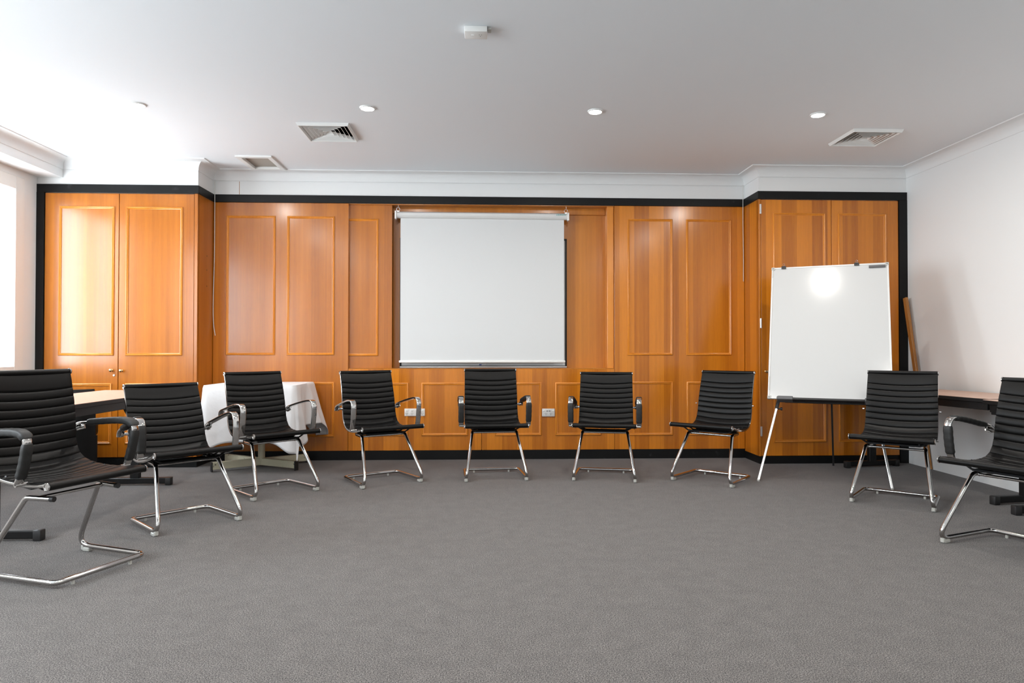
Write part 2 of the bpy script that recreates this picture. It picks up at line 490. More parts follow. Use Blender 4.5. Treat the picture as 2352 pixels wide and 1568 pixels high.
panel('dado_panel', -1.299, -.031, .09, .866, YB, .03, m_wood2, 'low wood panel under the screen carrying the four-way power point',
      [(-1.176, -.729, .23, .737), (-.604, -.158, .23, .737)])
panel('dado_panel', -.027, 1.255, .09, .866, YB, .03, m_wood2, 'low wood panel under the screen carrying the double power point with USB slots',
      [(.10, .549, .228, .737), (.68, 1.127, .228, .737)])
# niche: back, sill, right post
r = thing('niche_lining', 'recessed wood lining of the niche behind the projector screen', 'wall panel', (0.0, YN, .86), world=True)
MB().box(-1.60, 1.262, YN, YN+.02, .866, ZB0).build('back_panel', m_wood3, r)
MB().box(-1.298, 1.255, YB+.0, YN, .8665, .8735, .001).build('sill', m_wood3, r)
MB().box(1.192, 1.255, YB+.022, YN, .874, ZB0, .002).build('post', m_mould, r)
MB().box(-1.60, 1.19, YN-.022, YN, 2.385, ZB0, .002).build('top_rail', m_wood3, r)

_sf = MB().box(-1.60, 1.257, YB+.008, YN-.024, ZB0-.006, ZB0-.001); struct(_sf, 'trim_6', m_wood3)

# ------------------------------------------------------------------ projector screen, wall whiteboard
r = thing('wall_whiteboard', 'wall whiteboard almost hidden behind the pulled-down projector screen', 'whiteboard', (0, YN-.01, .90), world=True)
MB().box(-.815, .795, YN-.016, YN-.002, .895, 2.13, .001).build('board', m_board, r)
f = MB()
for a, b, c, d in ((-.829, -.811, .885, 2.14), (.792, .809, .885, 2.14), (-.829, .809, 2.13, 2.147), (-.829, .809, .879, .897)): f.box(a, b, YN-.022, YN, c, d, .002)
f.build('frame', m_steel, r)
MB().box(-.825, .805, YN-.062, YN-.02, .877, .893, .003).build('pen_tray', m_alu, r)

ys_ = YB+.038
r = thing('projector_screen', 'white pull-down projector screen hanging in the wood niche', 'projector screen', (0, ys_, .93), world=True)
rot = lambda x: -.004*(x+.8)/1.6          # the case hangs a little lower on the right
c0, c1 = Vector((-.848, ys_, 2.352)), Vector((.802, ys_, 2.347))
oct_ = [(.034*cos(a), .034*sin(a)) for a in [radians(q) for q in (10, 35, 60, 90, 120, 145, 170, 215, 270, 325)]]
MB().sweep([c0, c1], oct_, up=(0, -1, 0)).build('case', m_frame, r, 35)
for e, s in ((c0, -1), (c1, 1)):
    x0, x1 = sorted((e.x, e.x+s*.016))
    MB().box(x0, x1, ys_-.04, ys_+.03, e.z-.043, e.z+.036, .006, seg=2).build('end_cap', m_gloss, r, 40)
    b = MB().tube([(e.x-s*.012+.016*cos(t), ys_, e.z+.056+.018*sin(t)) for t in [2*pi*k/16 for k in range(16)]], .0022, 8, closed=True)
    b.box(e.x-s*.012-.012, e.x-s*.012+.012, ys_-.004, ys_+.004, e.z+.030, e.z+.042, .001)
    b.tube([(e.x-s*.012, ys_, e.z+.072), (e.x-s*.012+.004, ys_, e.z+.084), (e.x-s*.012, ys_, ZB0)], .0022, 8)
    b.build('hanging_hook', m_alu, r, 40)
MB().box(-.812, .770, ys_-.006, ys_-.0045, .945, 2.33).build('fabric', m_screen, r)
MB().box(-.824, .782, ys_-.016, ys_+.006, .928, .950, .006, seg=2).build('bottom_bar', m_gloss, r, 40)
h = MB().tube([(-.025+.035*cos(t), ys_-.018, .915+.012*sin(t)) for t in [2*pi*k/20 for k in range(20)]], .0017, 8, closed=True)
h.build('pull_handle', m_alu, r, 40)
MB().box(-.055, -.03, ys_-.022, ys_-.014, .903, .913, .002).build('handle_grip', m_blue, r)
# lettering on the case
cu = bpy.data.curves.new('txt', 'FONT'); cu.body = 'DEXON'; cu.size = .0245; cu.shear = .25; cu.extrude = .0004; cu.space_character = 1.12
to = bpy.data.objects.new('txt', cu); COL.objects.link(to)
bpy.context.view_layer.update()
me = bpy.data.meshes.new_from_object(to.evaluated_get(bpy.context.evaluated_depsgraph_get()))
bpy.data.objects.remove(to)
me.materials.clear(); me.materials.append(m_teal)
lt = bpy.data.objects.new('case_lettering', me); COL.objects.link(lt); lt.parent = r
lt.location = (.69, -.0345, 2.352-.93); lt.rotation_euler = (pi/2, 0, 0)

# ------------------------------------------------------------------ sockets
def socket(x, z, w, h, n, label, usb=False):
    r = thing('power_point', label, 'power socket', (x, YB, z), world=True)
    b = MB().box(x-w/2, x+w/2, YB-.014, YB-.0005, z-h/2, z+h/2, .004, seg=2); b.build('face_plate', m_socket if not usb else m_frame, r, 40)
    y = YB-.0145
    xs = [x-w/2+w*(i+.5)/n for i in range(n)]
    for i, cx in enumerate(xs):
        sx = cx if not usb else (x-w/2+.016 if i == 0 else x+w/2-.016)
        MB().box(sx-.010, sx+.010, y-.004, y+.002, z+h*.17, z+h*.33, .003, seg=2).build('switch', m_gloss, r, 40)
        s = MB()
        ox = cx if not usb else x+(-.024 if i == 0 else .024)
        for dx, a in ((-.0075, .5), (.0075, -.5)):
            q = MB().box(-.0012, .0012, -.001, .001, -.0045, .0045); q.xf(Matrix.Translation((ox+dx, y, z-h*.10)) @ Matrix.Rotation(a, 4, 'Y')); s.add(q.v, q.f)
        s.box(ox-.0012, ox+.0012, y-.001, y+.001, z-h*.33, z-h*.20)
        s.build('outlet_slots', m_slot, r)
    if usb:
        for dx in (-.012, .011): MB().box(x+dx-.008, x+dx+.008, y-.001, y+.001, z+h*.16, z+h*.24).build('usb_slot', m_slot, r)
socket(-.668, .4545, .195, .072, 4, 'four-way power point on the wood panel, half behind a chair armrest')
socket(.614, .448, .122, .076, 2, 'white double power point with USB slots between the two centre chairs', True)

# ------------------------------------------------------------------ ceiling fittings
def diffuser(h, label):
    a, b, c, d = h; cx, cy = (a+b)/2, (c+d)/2
    r = thing('air_diffuser', label, 'air vent', (cx, cy, ZC), group='square ceiling air diffusers', world=True)
    def ring(ox0, iz, o_z, ix0, mb):     # frustum ring, half sizes
        hx, hy = (b-a)/2, (d-c)/2
        vs = []
        for t, z in ((ox0, o_z), (ix0, iz)):
            vs += [(cx+sx*(hx-t), cy+sy*(hy-t), z) for sx, sy in ((-1, -1), (1, -1), (1, 1), (-1, 1))]
        mb.add(vs, [(i, (i+1) % 4, 4+(i+1) % 4, 4+i) for i in range(4)])
    f = MB(); ring(0, ZC-.022, ZC-.0, .010, f); ring(.010, ZC-.022, ZC-.022, .014, f); ring(.014, ZC+.015, ZC-.022, .036, f)
    f.build('frame', m_gloss, r)
    for k in range(5):
        t = .040+k*.030
        g = MB(); ring(t, ZC+.016, ZC-.016, t+.024, g); ring(t+.0015, ZC+.016, ZC-.016, t+.0255, g); ring(t, ZC-.016, ZC-.016, t+.0015, g)
        g.build('louvre', m_gloss, r)
    D = MB(); D.box(a+.0305, b-.0305, c+.0305, d-.0305, ZC+.105, ZC+.11); D.box(a, b, c, d, ZC+.121, ZC+.125)  # wider top plate: unseen cover added to stop sky light leaking in
    for x0, x1, y0, y1 in ((a+.0305, a+.033, c+.0305, d-.0305), (b-.033, b-.0305, c+.0305, d-.0305), (a+.033, b-.033, c+.0305, c+.033), (a+.033, b-.033, d-.033, d-.0305)): D.box(x0, x1, y0, y1, ZC+.018, ZC+.105)
    D.build('duct', m_dark, r)
diffuser(VENTS[0], 'square white air diffuser in the ceiling on the left, near the return grille')
diffuser(VENTS[1], 'square white air diffuser in the ceiling on the far right')

a, b, c, d = GR
r = thing('return_air_grille', 'white framed ceiling grille with beige filter above the left corner', 'air vent', ((a+b)/2, (c+d)/2, ZC), world=True)
f = MB()
for x0, x1, y0, y1 in ((a-.01, b+.01, c-.01, c+.035), (a-.01, b+.01, d-.035, d+.005), (a-.01, a+.035, c+.035, d-.035), (b-.035, b+.01, c+.035, d-.035)):
    f.box(x0, x1, y0, y1, ZC-.014, ZC+.012, .003)
f.build('frame', m_gloss, r)
MB().box(a+.02, b-.02, c+.02, d-.02, ZC+.012, ZC+.018).build('filter', m_beige, r)

LX = [-2.402, -.824, .785, 2.40]
desc = ['first downlight from the window, above the left cupboard', 'lit downlight beside the left air diffuser',
        'lit downlight above the right edge of the projector screen', 'lit downlight beside the right air diffuser']
proto = None
def downlight(x, y, label):
    r = thing('downlight', label, 'ceiling light', (x, y, ZC), group='round recessed downlights')
    MB().lathe([(.044, -.008), (.047, -.010), (.052, -.008), (.056, -.002), (.056, 0)], (0, 0, 0)).build('trim_ring', m_gloss, r, 40)
    MB().lathe([(0, -.016), (.022, -.0145), (.038, -.011), (.045, -.006)], (0, 0, 0)).build('lens', m_lamp, r, 60)
    ld = bpy.data.lights.new('lamp', 'AREA'); ld.energy = LAMP_W; ld.color = LAMP_COL
    ld.shape = 'DISK'; ld.size = .075
    lo = bpy.data.objects.new('lamp', ld); COL.objects.link(lo); lo.parent = r; lo.location = (0, 0, -.0175)
    return r
for i, x in enumerate(LX):
    if proto is None: proto = downlight(x, 4.81, desc[i])
    else: dup(proto, (x, 4.81, ZC), 0, desc[i])
for yy in (3.12, 1.5, -.1):
    for x in LX:
        dup(proto, (x, yy, ZC), 0, 'round downlight overhead, in a row nearer than the four in view')

r = thing('ceiling_socket', 'small white socket box on the ceiling above the middle of the room', 'power socket', (-.045, 3.605, ZC), world=True)
MB().box(-.108, .012, 3.56, 3.655, ZC-.032, ZC, .005, seg=2).build('housing', m_gloss, r, 40)
s = MB(); z = ZC-.0325
for x, y in ((-.03, 3.60), (-.018, 3.60), (-.024, 3.615)): s.cyl((x, y, z), (x, y, z+.001), .0022, 8)
s.build('outlet_slots', m_slot, r)
MB().box(-.072, -.055, 3.598, 3.608, z-.003, z+.002, .001).build('switch', m_gloss, r)
MB().box(.014, .034, 3.575, 3.62, ZC-.012, ZC, .002).build('cable_clip', m_corner, r)

# ------------------------------------------------------------------ loose cables in the corners
def cable(pts, label):
    p, _ = smoothpath(pts, 40)
    tag(MB().tube(p, .0032, 8).build('hanging_cable', m_cable, None, 40), label, 'cable', 'loose cables in the recess corners')
cable([(RL+.020, YB-.020, 2.66), (RL+.022, YB-.022, 2.3), (RL+.020, YB-.020, 1.9), (RL+.012, YB-.022, 1.5), (RL+.017, YB-.024, 1.3), (RL+.036, YB-.03, 1.185)], 'thin grey cable hanging in the left recess corner, beside the left cupboard')
cable([(RR-.020, YB-.020, 2.66), (RR-.022, YB-.020, 2.3), (RR-.020, YB-.022, 2.0), (RR-.020, YB-.020, 1.72)], 'thin grey cable hanging in the right recess corner, left of the right cupboard')

# ------------------------------------------------------------------ chairs
PROF = [(-.027, .463), (-.005, .461), (.05, .448), (.11, .437), (.19, .427), (.27, .424), (.335, .430), (.38, .447), (.412, .480), (.432, .53), (.443, .60), (.456, .67), (.474, .74), (.495, .81), (.516, .872)]
NP_ = 190
SP, SLEN = smoothpath([(0, y, z) for y, z in PROF], NP_)
def halfw(t):      # t from the front of the seat to the top of the back
    return .250-.018*min(t/.5, 1)-.008*max(0, (t-.5)/.5)
SEAMS = [SLEN-.088-.0435*k for k in range(17) if SLEN-.088-.0435*k > .085]
def sp_at(q):
    f = min(max(q/SLEN, 0), 1)*NP_; i = min(int(f), NP_-1)
    T = (SP[min(i+1, NP_)]-SP[max(i-1, 0)]).normalized(); T2 = (SP[min(i+2, NP_)]-SP[i]).normalized()
    T = T.lerp(T2, f-i).normalized()
    return SP[i].lerp(SP[i+1], f-i), Vector((0, -T.z, T.y))
def _rows():
    """rows of the padded sling follow the seams: (distance along the sling, height of the padding)"""
    st = sorted(SEAMS); out = [(0, .003), (.02, .006), (.05, .0066), (st[0]-.012, .0062), (st[0]-.004, .0045), (st[0]-.0012, .0015)]
    for p, q in zip(st[:-1], st[1:]):
        L = q-p; out += [(p, 0), (p+.0012, .0018), (p+.004, .0046), (p+.011, .0064), (p+L*.5, .0071), (q-.011, .0064), (q-.004, .0046), (q-.0012, .0018)]
    e = st[-1]; out += [(e, 0), (e+.0012, .0018), (e+.004, .0046), (e+.012, .0062), (e+.045, .0066), (SLEN-.02, .0055), (SLEN, .003)]
    return out
ROWS = _rows()
def sling(i0, i1, NX=24):
    mb = MB(); top = []; bot = []
    for ss, h in ROWS[i0:i1+1]:
        rt, rb = [], []
        for j in range(NX+1):
            u = -1+2*j/NX; sag = 1-u*u; edge = 1-max(0, (abs(u)-.92)/.08)*.6
            droop = .011*min(1, ss/.08, (SLEN-ss)/.08)
            p, nn = sp_at(ss-droop*sag); w = halfw(ss/SLEN)
            p = p-nn*(.010*sag)
            rt.append(tuple(Vector((u*w, p.y, p.z))+nn*h*edge)); rb.append(tuple(Vector((u*w, p.y, p.z))-nn*.004))
        top += rt; bot += rb
    m = NX+1; n = i1-i0+1; o = n*m
    fs = []
    for i in range(n-1):
        for j in range(NX):
            fs.append((i*m+j, i*m+j+1, (i+1)*m+j+1, (i+1)*m+j)); fs.append((o+i*m+j, o+(i+1)*m+j, o+(i+1)*m+j+1, o+i*m+j+1))
        fs.append((i*m, (i+1)*m, o+(i+1)*m, o+i*m)); fs.append((i*m+NX, o+i*m+NX, o+(i+1)*m+NX, (i+1)*m+NX))
    for j in range(NX):
        fs.append((j, o+j, o+j+1, j+1)); k = (n-1)*m; fs.append((k+j, k+j+1, o+k+j+1, o+k+j))
    return mb.add(top+bot, fs)
IS = min((k for k in range(len(ROWS)) if ROWS[k][1] == 0), key=lambda k: (sp_at(ROWS[k][0])[0]-Vector((0, .405, .47))).length)
NR_ = len(ROWS)-1
ARM = [(.118, .436), (.106, .47), (.094, .53), (.088, .59), (.089, .630), (.104, .654), (.135, .662), (.20, .656), (.30, .636), (.40, .613), (.445, .602), (.472, .586), (.482, .562)]
ARMP, ARML = smoothpath([(0, y, z) for y, z in ARM], 60)
def rr(w, h, r, n=4):
    out = []
    for cx, cy, a0 in ((w/2-r, h/2-r, 0), (-w/2+r, h/2-r, pi/2), (-w/2+r, -h/2+r, pi), (w/2-r, -h/2+r, 3*pi/2)):
        for k in range(n+1): a = a0+pi/2*k/n; out.append((cx+r*cos(a), cy+r*sin(a)))
    return out
MESH = {}
def part(key, name, mats, parent, make, smooth=35):
    """one mesh per kind of part, shared by every chair"""
    if key not in MESH:
        o = make().build(name, mats, None, smooth); MESH[key] = o.data
        o.parent = parent; return o
    o = bpy.data.objects.new(name, MESH[key]); COL.objects.link(o); o.parent = parent; return o

UZ = .374
def base_tube():
    p = [(.168, .285, UZ), (.184, .150, UZ), (.246, -.070, .027), (.233, .402, .027)]
    R = fillet([Vector(q) for q in p]+[Vector((0, .402, .027))], [0, .035, .054, .04, 0], 10)
    # sharper, rounder foot
    L = [Vector((-q.x, q.y, q.z)) for q in reversed(R[:-1])]
    return MB().tube(R[:-1]+L, .0125, 14)
def mk_plate():
    b = MB().box(-.135, .135, .165, .255, .389, .395, .001)
    b.box(-.185, -.145, .16, .29, .386, .391); b.box(.145, .185, .16, .29, .386, .391)
    for y in (.11, .20, .28):
        b.tube(fillet([(-.222, y, .430), (-.165, y, .396), (.165, y, .396), (.222, y, .430)], .02, 4), .006, 8)
    b.box(-.16, .16, .10, .13, .389, .396, .001)
    b.box(-.125, -.095, .10, .29, .388, .396); b.box(.095, .125, .10, .29, .388, .396)
    return b
def mk_cross():
    return MB().tube([(-.165, .185, UZ-.004), (.165, .185, UZ-.004)], .0085, 12).cyl((-.165, .185, UZ-.004), (-.182, .185, UZ), .011, 12).cyl((.165, .185, UZ-.004), (.182, .185, UZ), .011, 12)
def make_chair(x, y, rz, label, arms='bb', tilt=0.0, dz=0.0, rev=None):
    """arms: one letter per side as seen from the front-left: b bare, s sleeved, f fully wrapped, - none"""
    t = thing('cantilever_chair', label, 'chair', (x, y, 0), rz, 'black ribbed cantilever chairs in a semicircle')
    P = Vector((0, .2, .40)); Rm = Matrix.Rotation(-tilt, 3, 'X'); off = P-Rm @ P+Vector((0, 0, dz))
    def upp(o): o.location = off; o.rotation_euler = (-tilt, 0, 0); return o
    upp(part('seat', 'seat', m_leather, t, lambda: sling(0, IS), 60))
    upp(part('back', 'backrest', m_leather, t, lambda: sling(IS, NR_), 60))
    for sgn in (-1, 1):
        def rail(s=sgn):
            pts = []
            for k in range(0, NP_+1, 3):
                T = (SP[min(k+1, NP_)]-SP[max(k-1, 0)]).normalized(); nn = Vector((0, -T.z, T.y))
                q = SP[k]-nn*.0125; pts.append((s*(halfw(k/NP_)-.004), q.y, q.z))
            return MB().sweep(pts, [(a, b) for a, b in rr(.010, .017, .004, 2)], up=(1, 0, 0))
        upp(part('rail%d' % sgn, 'side_rail', m_chrome, t, rail))
    def roll(c, w, rad):
        w -= .0
        return MB().lathe([(0, -w), (rad*.8, -w), (rad, -w+.004), (rad*.97, -w*.5), (rad*.96, 0), (rad*.97, w*.5), (rad, w-.004), (rad*.8, w), (0, w)], c, (1, 0, 0), 20)
    def cap(c, w, rad, s):
        return MB().lathe([(rad+.0003, w), (rad+.0016, w+.002), (rad+.0012, w+.006), (rad-.0035, w+.007), (rad-.005, w+.004), (0, w+.004)], c, (s, 0, 0), 20)
    for key, nm, c, w, rad in (('fr', 'front_roll', (0, -.027, .448), .252, .0175), ('tr', 'top_roll', (0, .521, .868), .222, .0145)):
        o = upp(part(key, nm, m_leather, t, lambda c=c, w=w, rad=rad: roll(c, w, rad)))
        for s in (-1, 1): part('%s%d' % (key, s), 'end_cap', m_chrome, o, lambda c=c, w=w, rad=rad, s=s: cap(c, w, rad, s))
    bo, br = (0, 0, 0), (0, 0, 0)
    if rev is not None: bo, br = (0, rev, 0), (0, 0, pi)
    def low(o): o.location = bo; o.rotation_euler = br; return o
    low(part('tube', 'sled_base', m_chrome, t, base_tube, 50))
    for s in (-1, 1):
        low(part('plug%d' % s, 'end_plug', m_plastic, t, lambda s=s: MB().cyl((s*.1683, .284, UZ), (s*.1655, .303, UZ), .0128, 14)))
        low(part('gl%d' % s, 'floor_glide', m_glide, t, lambda s=s: MB().box(s*.243-.013, s*.243+.013, -.020, .026, 0, .020, .004).box(s*.243-.011, s*.243+.011, -.032, -.012, .004, .030, .004)))
        low(part('st%d' % s, 'rear_glide', m_glide, t, lambda s=s: MB().cyl((s*.15, .402, 0), (s*.15, .402, .018), .008, 10)))
    low(part('cross', 'cross_tube', m_chrome, t, mk_cross))
    upp(part('plate', 'mounting_frame', m_steel, t, mk_plate))
    for sgn, k in ((-1, arms[0]), (1, arms[1])):
        if k == '-': 
            upp(part('bolt%d' % sgn, 'bolt', m_chrome, t, lambda s=sgn: MB().cyl((s*.238, .438, .60), (s*.250, .438, .60), .005, 10).cyl((s*.25, .1, .437), (s*.262, .1, .437), .005, 10)))
            continue
        def arm(s=sgn):
            pts = []
            for q in ARMP:
                inw = .012*max(0, min(1, (q.y-.2)/.28)) if q.z > .55 else 0
                pts.append((s*(.277-inw), q.y, q.z))
            n = len(pts)
            b = MB().sweep(pts, rr(.040, .014, .005, 3), up=(1, 0, 0), scale=[1.0]*n)
            b.cyl((s*.225, .448, .575), (s*.264, .462, .578), .009, 14)
            b.sweep([(s*.268, .425, .592), (s*.266, .478, .572)], rr(.006, .034, .002, 2), up=(1, 0, 0))
            b.cyl((s*.238, .116, .434), (s*.292, .116, .434), .0085, 14)
            return b
        a = upp(part('arm%d' % sgn, 'armrest', m_chrome, t, arm))
        if k in 'sf':
            def slv(rng, s=sgn, w=.047, h=.030):
                q = [ARMP[i] for i in rng]; n = len(q)
                sc = [1.0+.03*sin(i*1.7) for i in range(n)]; sc[0] = .85; sc[-1] = .85
                return MB().sweep([(s*(.277-(.012*max(0, min(1, (p.y-.2)/.28)) if p.z > .55 else 0)), p.y, p.z) for p in q], rr(w, h, .011, 4), up=(1, 0, 0), scale=sc)
            part('sf%d' % sgn, 'arm_sleeve', m_sleeve, a, lambda: slv(range(3, 19)))
            if k == 's': part('ss%d' % sgn, 'arm_sleeve', m_sleeve, a, lambda: slv(range(25, 52)))
            else: part('sw%d' % sgn, 'arm_sleeve', m_sleeve, a, lambda: slv(range(20, 50), w=.052, h=.034))
    return t

CH = [
 (-1.846, 3.316, 1.195, 'nearest black ribbed chair at the left edge, its armrests wrapped in fabric, crossbar in front', 'ff', -.13, .031, .344),
 (-1.691, 4.118, .79, 'black ribbed chair beside the beech folding table, one armrest sleeved and one bare', 'sb', .093, -.017, None),
 (-1.434, 5.001, .768, 'black ribbed chair with bare chrome arms in front of the white tablecloth', 'bb', 0, 0, None),
 (-.720, 5.352, .565, 'black ribbed chair with bare chrome arms in front of the four-way power point', 'bb', .006, -.003, None),
 (.095, 5.490, .09, 'black ribbed chair with sleeved arms facing out below the projector screen', 'ss', -.019, -.001, None),
 (.957, 5.441, -.21, 'black ribbed chair with sleeved arms right of the USB power point', 'ss', .039, -.011, None),
 (1.710, 5.319, -.726, 'armless black ribbed chair between the wood panel and the whiteboard easel', '--', .022, .001, None),
 (2.736, 4.498, -.689, 'armless black ribbed chair in front of the whiteboard easel', '--', -.019, .011, None),
 (2.612, 3.420, -1.158, 'black ribbed chair cut off by the right edge, one sleeved arm showing', 'ss', -.012, .009, None),
]
for x, y, a, lb, arms, tl, dz, rev in CH:
    make_chair(x, y, a, lb, arms, tl, dz, rev)

# ------------------------------------------------------------------ folding tables along the side walls
def folding_table(cx, cy, rz, w, l, z, legs, label):
    r = thing('folding_table', label, 'table', (cx, cy, 0), rz)
    x0, x1, y0, y1 = -w/2, w/2, -l/2, l/2
    MB().box(x0, x1, y0, y1, z-.028, z-.002, .002).build('edge_band', m_steel, r)
    MB().box(x0+.003, x1-.003, y0+.003, y1-.003, z-.004, z, .0008).build('tabletop', m_beech, r)
    MB().box(x0+.02, x1-.02, y0+.04, y1-.04, z-.080, z-.028, .003).build('apron', m_steel, r)
    for ly in legs:
        b = MB().box(-.035, .035, ly-.02, ly+.02, .05, z-.06, .004)
        b.box(x0+.05, x1-.05, ly-.022, ly+.022, .012, .058, .006)
        b.box(x0+.05, x1-.05, ly-.02, ly+.02, z-.11, z-.07, .003)
        b.tube([(0, ly, z-.30), (0, ly+(.22 if ly < 0 else -.22), z-.075)], .009, 8)
        g = b.build('leg_frame', m_steel, r)
        for x in (x0+.055, x1-.055):
            MB().box(x-.022, x+.022, ly-.024, ly+.024, 0, .06, .006, seg=2).build('foot_cap', m_plastic, g, 40)
folding_table(-2.71, 4.63, 0, .62, 1.86, .73, (-.75, .80), 'beech-topped black folding table on the left, between the window and the chairs')
folding_table(3.593, 5.333, radians(9.1), .61, 1.60, .72, (-.78, .70), 'beech-topped black folding table against the right wall, nearest the cupboard')
folding_table(3.635, 3.545, 0, .60, 1.82, .719, (.69, -.75), 'beech-topped black folding table continuing along the right wall to the edge')

# black tub chair behind the left folding table
r = thing('tub_chair', 'low black padded chair mostly hidden behind the left folding table', 'chair', (-3.50, 5.90, 0), 0)
n = 24; pts = [(.27*cos(a), .20*sin(a)-.02, 0) for a in [radians(200)+radians(140)*k/n for k in range(n+1)]]
b = MB().sweep([(p[0]*(1.0), p[1], .40) for p in pts], [(-.36, -.035), (.27, -.03), (.325, -.012), (.325, .012), (.27, .03), (-.36, .035)], up=(0, 0, 1))
b.build('backrest', m_leather, r, 40)
MB().box(-.15, .15, -.16, .2, .30, .44, .04, seg=3).build('seat', m_leather, r, 40)
for sx in (-1, 1):
    for sy in (-.1, .17): MB().cyl((sx*.13, sy, 0), (sx*.13, sy, .31), .014, 12).build('leg', m_steel, r, 40)

# ------------------------------------------------------------------ small table with cloth
TX0, TX1, TY0, TY1, TZ = -2.372, -1.608, 5.86, 6.50, .745
cx, cy = (TX0+TX1)/2, (TY0+TY1)/2
r = thing('pedestal_table', 'cream four-star pedestal table under the white tablecloth', 'table', (cx, cy, 0), world=True)
MB().box(TX0+.014, TX1-.014, TY0+.014, TY1-.014, TZ-.026, TZ-.004, .003).build('tabletop', m_beech, r)
MB().cyl((-2.0, 6.225, .05), (-2.0, 6.225, TZ-.03), .030, 24).cyl((-2.0, 6.225, TZ-.045), (-2.0, 6.225, TZ-.028), .13, 24).build('pedestal', m_cream, r, 40)
for ex, ey in ((-2.345, 5.985), (-1.642, 6.035), (-1.655, 6.45), (-2.40, 6.47)):
    v = Vector((ex+2.0, ey-6.225, 0)); L = v.length; a = math.atan2(v.y, v.x)
    M_ = Matrix.Translation((-2.0, 6.225, 0)) @ Matrix.Rotation(a, 4, 'Z')
    f = MB().box(0, L, -.021, .021, .02, .082, .003).xf(M_).build('base_arm', m_cream, r)
    MB().box(L-.004, L+.008, -.023, .023, 0, .084, .003).xf(M_).build('end_cap', m_plastic, f)
# cloth
def cloth():
    hx, hy = (TX1-TX0)/2+.004, (TY1-TY0)/2+.004; rc = .035
    per = []; 
    def seg_(p, q, n): return [(p[0]+(q[0]-p[0])*i/n, p[1]+(q[1]-p[1])*i/n) for i in range(n)]
    def arc(c, a0, n=14): return [(c[0]+rc*cos(a0+pi/2*i/n), c[1]+rc*sin(a0+pi/2*i/n)) for i in range(n)]
    per += seg_((-hx+rc, -hy), (hx-rc, -hy), 60)+arc((hx-rc, -hy+rc), -pi/2)+seg_((hx, -hy+rc), (hx, hy-rc), 52)+arc((hx-rc, hy-rc), 0)
    per += seg_((hx-rc, hy), (-hx+rc, hy), 60)+arc((-hx+rc, hy-rc), pi/2)+seg_((-hx, hy-rc), (-hx, -hy+rc), 52)+arc((-hx+rc, -hy+rc), pi)
    n = len(per); NR = 26
    cor = {'fl': (-hx, -hy), 'fr': (hx, -hy), 'br': (hx, hy), 'bl': (-hx, hy)}
    # how far each stretch of the cloth hangs
    def hang(x, y):
        d = {k: math.hypot(x-c[0], y-c[1]) for k, c in cor.items()}
        front, right = .475, .355
        base = front if y < -hy+.02 else (right if x > hx-.02 else (.47 if x < -hx+.02 else .33))
        L = base
        L += .10*math.exp(-(d['fr']/.13)**2)+.075*math.exp(-(d['fl']/.12)**2)+.15*math.exp(-(d['br']/.10)**2)+.06*math.exp(-(d['bl']/.1)**2)
        if x > hx-.02 and abs(y) < hy: L += .06*math.exp(-(d['fr']/.25)**2)
        return L
    vs = []; acc = 0; prev = per[0]
    for (x, y) in per:
        acc += math.hypot(x-prev[0], y-prev[1]); prev = (x, y)
        ox = 0 if abs(x) < hx-rc else (x-math.copysign(hx-rc, x)); oy = 0 if abs(y) < hy-rc else (y-math.copysign(hy-rc, y))
        l = math.hypot(ox, oy) or 1; ox /= l; oy /= l
        H = hang(x, y); dc = min(math.hypot(x-c[0], y-c[1]) for c in cor.values())
        cw = math.exp(-(dc/.13)**2)
        for k in range(NR+1):
            t = k/NR; s = H*t
            wav = .014*sin(acc*17+.6)+.008*sin(acc*39+1.3)
            rt = (x > hx-.03)*max(0, y+.1)/.4
            out = .005+.012*t+wav*t*(.6+1.6*(x > hx-.03))+cw*.035*t+.12*rt*t
            fold = .03*cw*t*sin((math.atan2(oy, ox))*4)
            if oy > .5: out = min(out, .035)          # the wall stands right behind
            bend = min(1, s/.012)
            px_, py_ = cx+x+ox*out*bend-oy*fold, cy+y+oy*out*bend+ox*fold
            vs.append((px_, min(py_, YB-.02), TZ+.002-s if k else TZ+.004))
    mb = MB(); m = NR+1
    fs = [(i*m+k, ((i+1) % n)*m+k, ((i+1) % n)*m+k+1, i*m+k+1) for i in range(n) for k in range(NR)]
    c = len(vs); 
    # top: inner rings
    for q in (.97, .6, .0):
        vs += [(cx+x*q, cy+y*q, TZ+.0045) for x, y in per] if q else [(cx, cy, TZ+.0045)]
    for i in range(n):
        j = (i+1) % n
        fs += [(i*m, c+i, c+j, j*m), (c+i, c+n+i, c+n+j, c+j), (c+n+i, c+2*n, c+n+j)]
    return mb.add(vs, fs)
o = cloth().build('tablecloth', m_cloth, None, 60)
sol = o.modifiers.new('thickness', 'SOLIDIFY'); sol.thickness = .0015; sol.offset = 1
tag(o, 'white cloth draped over the small pedestal table', 'tablecloth')
# hem band stitched near the lower edge is part of the cloth weave; two creases show as real folds

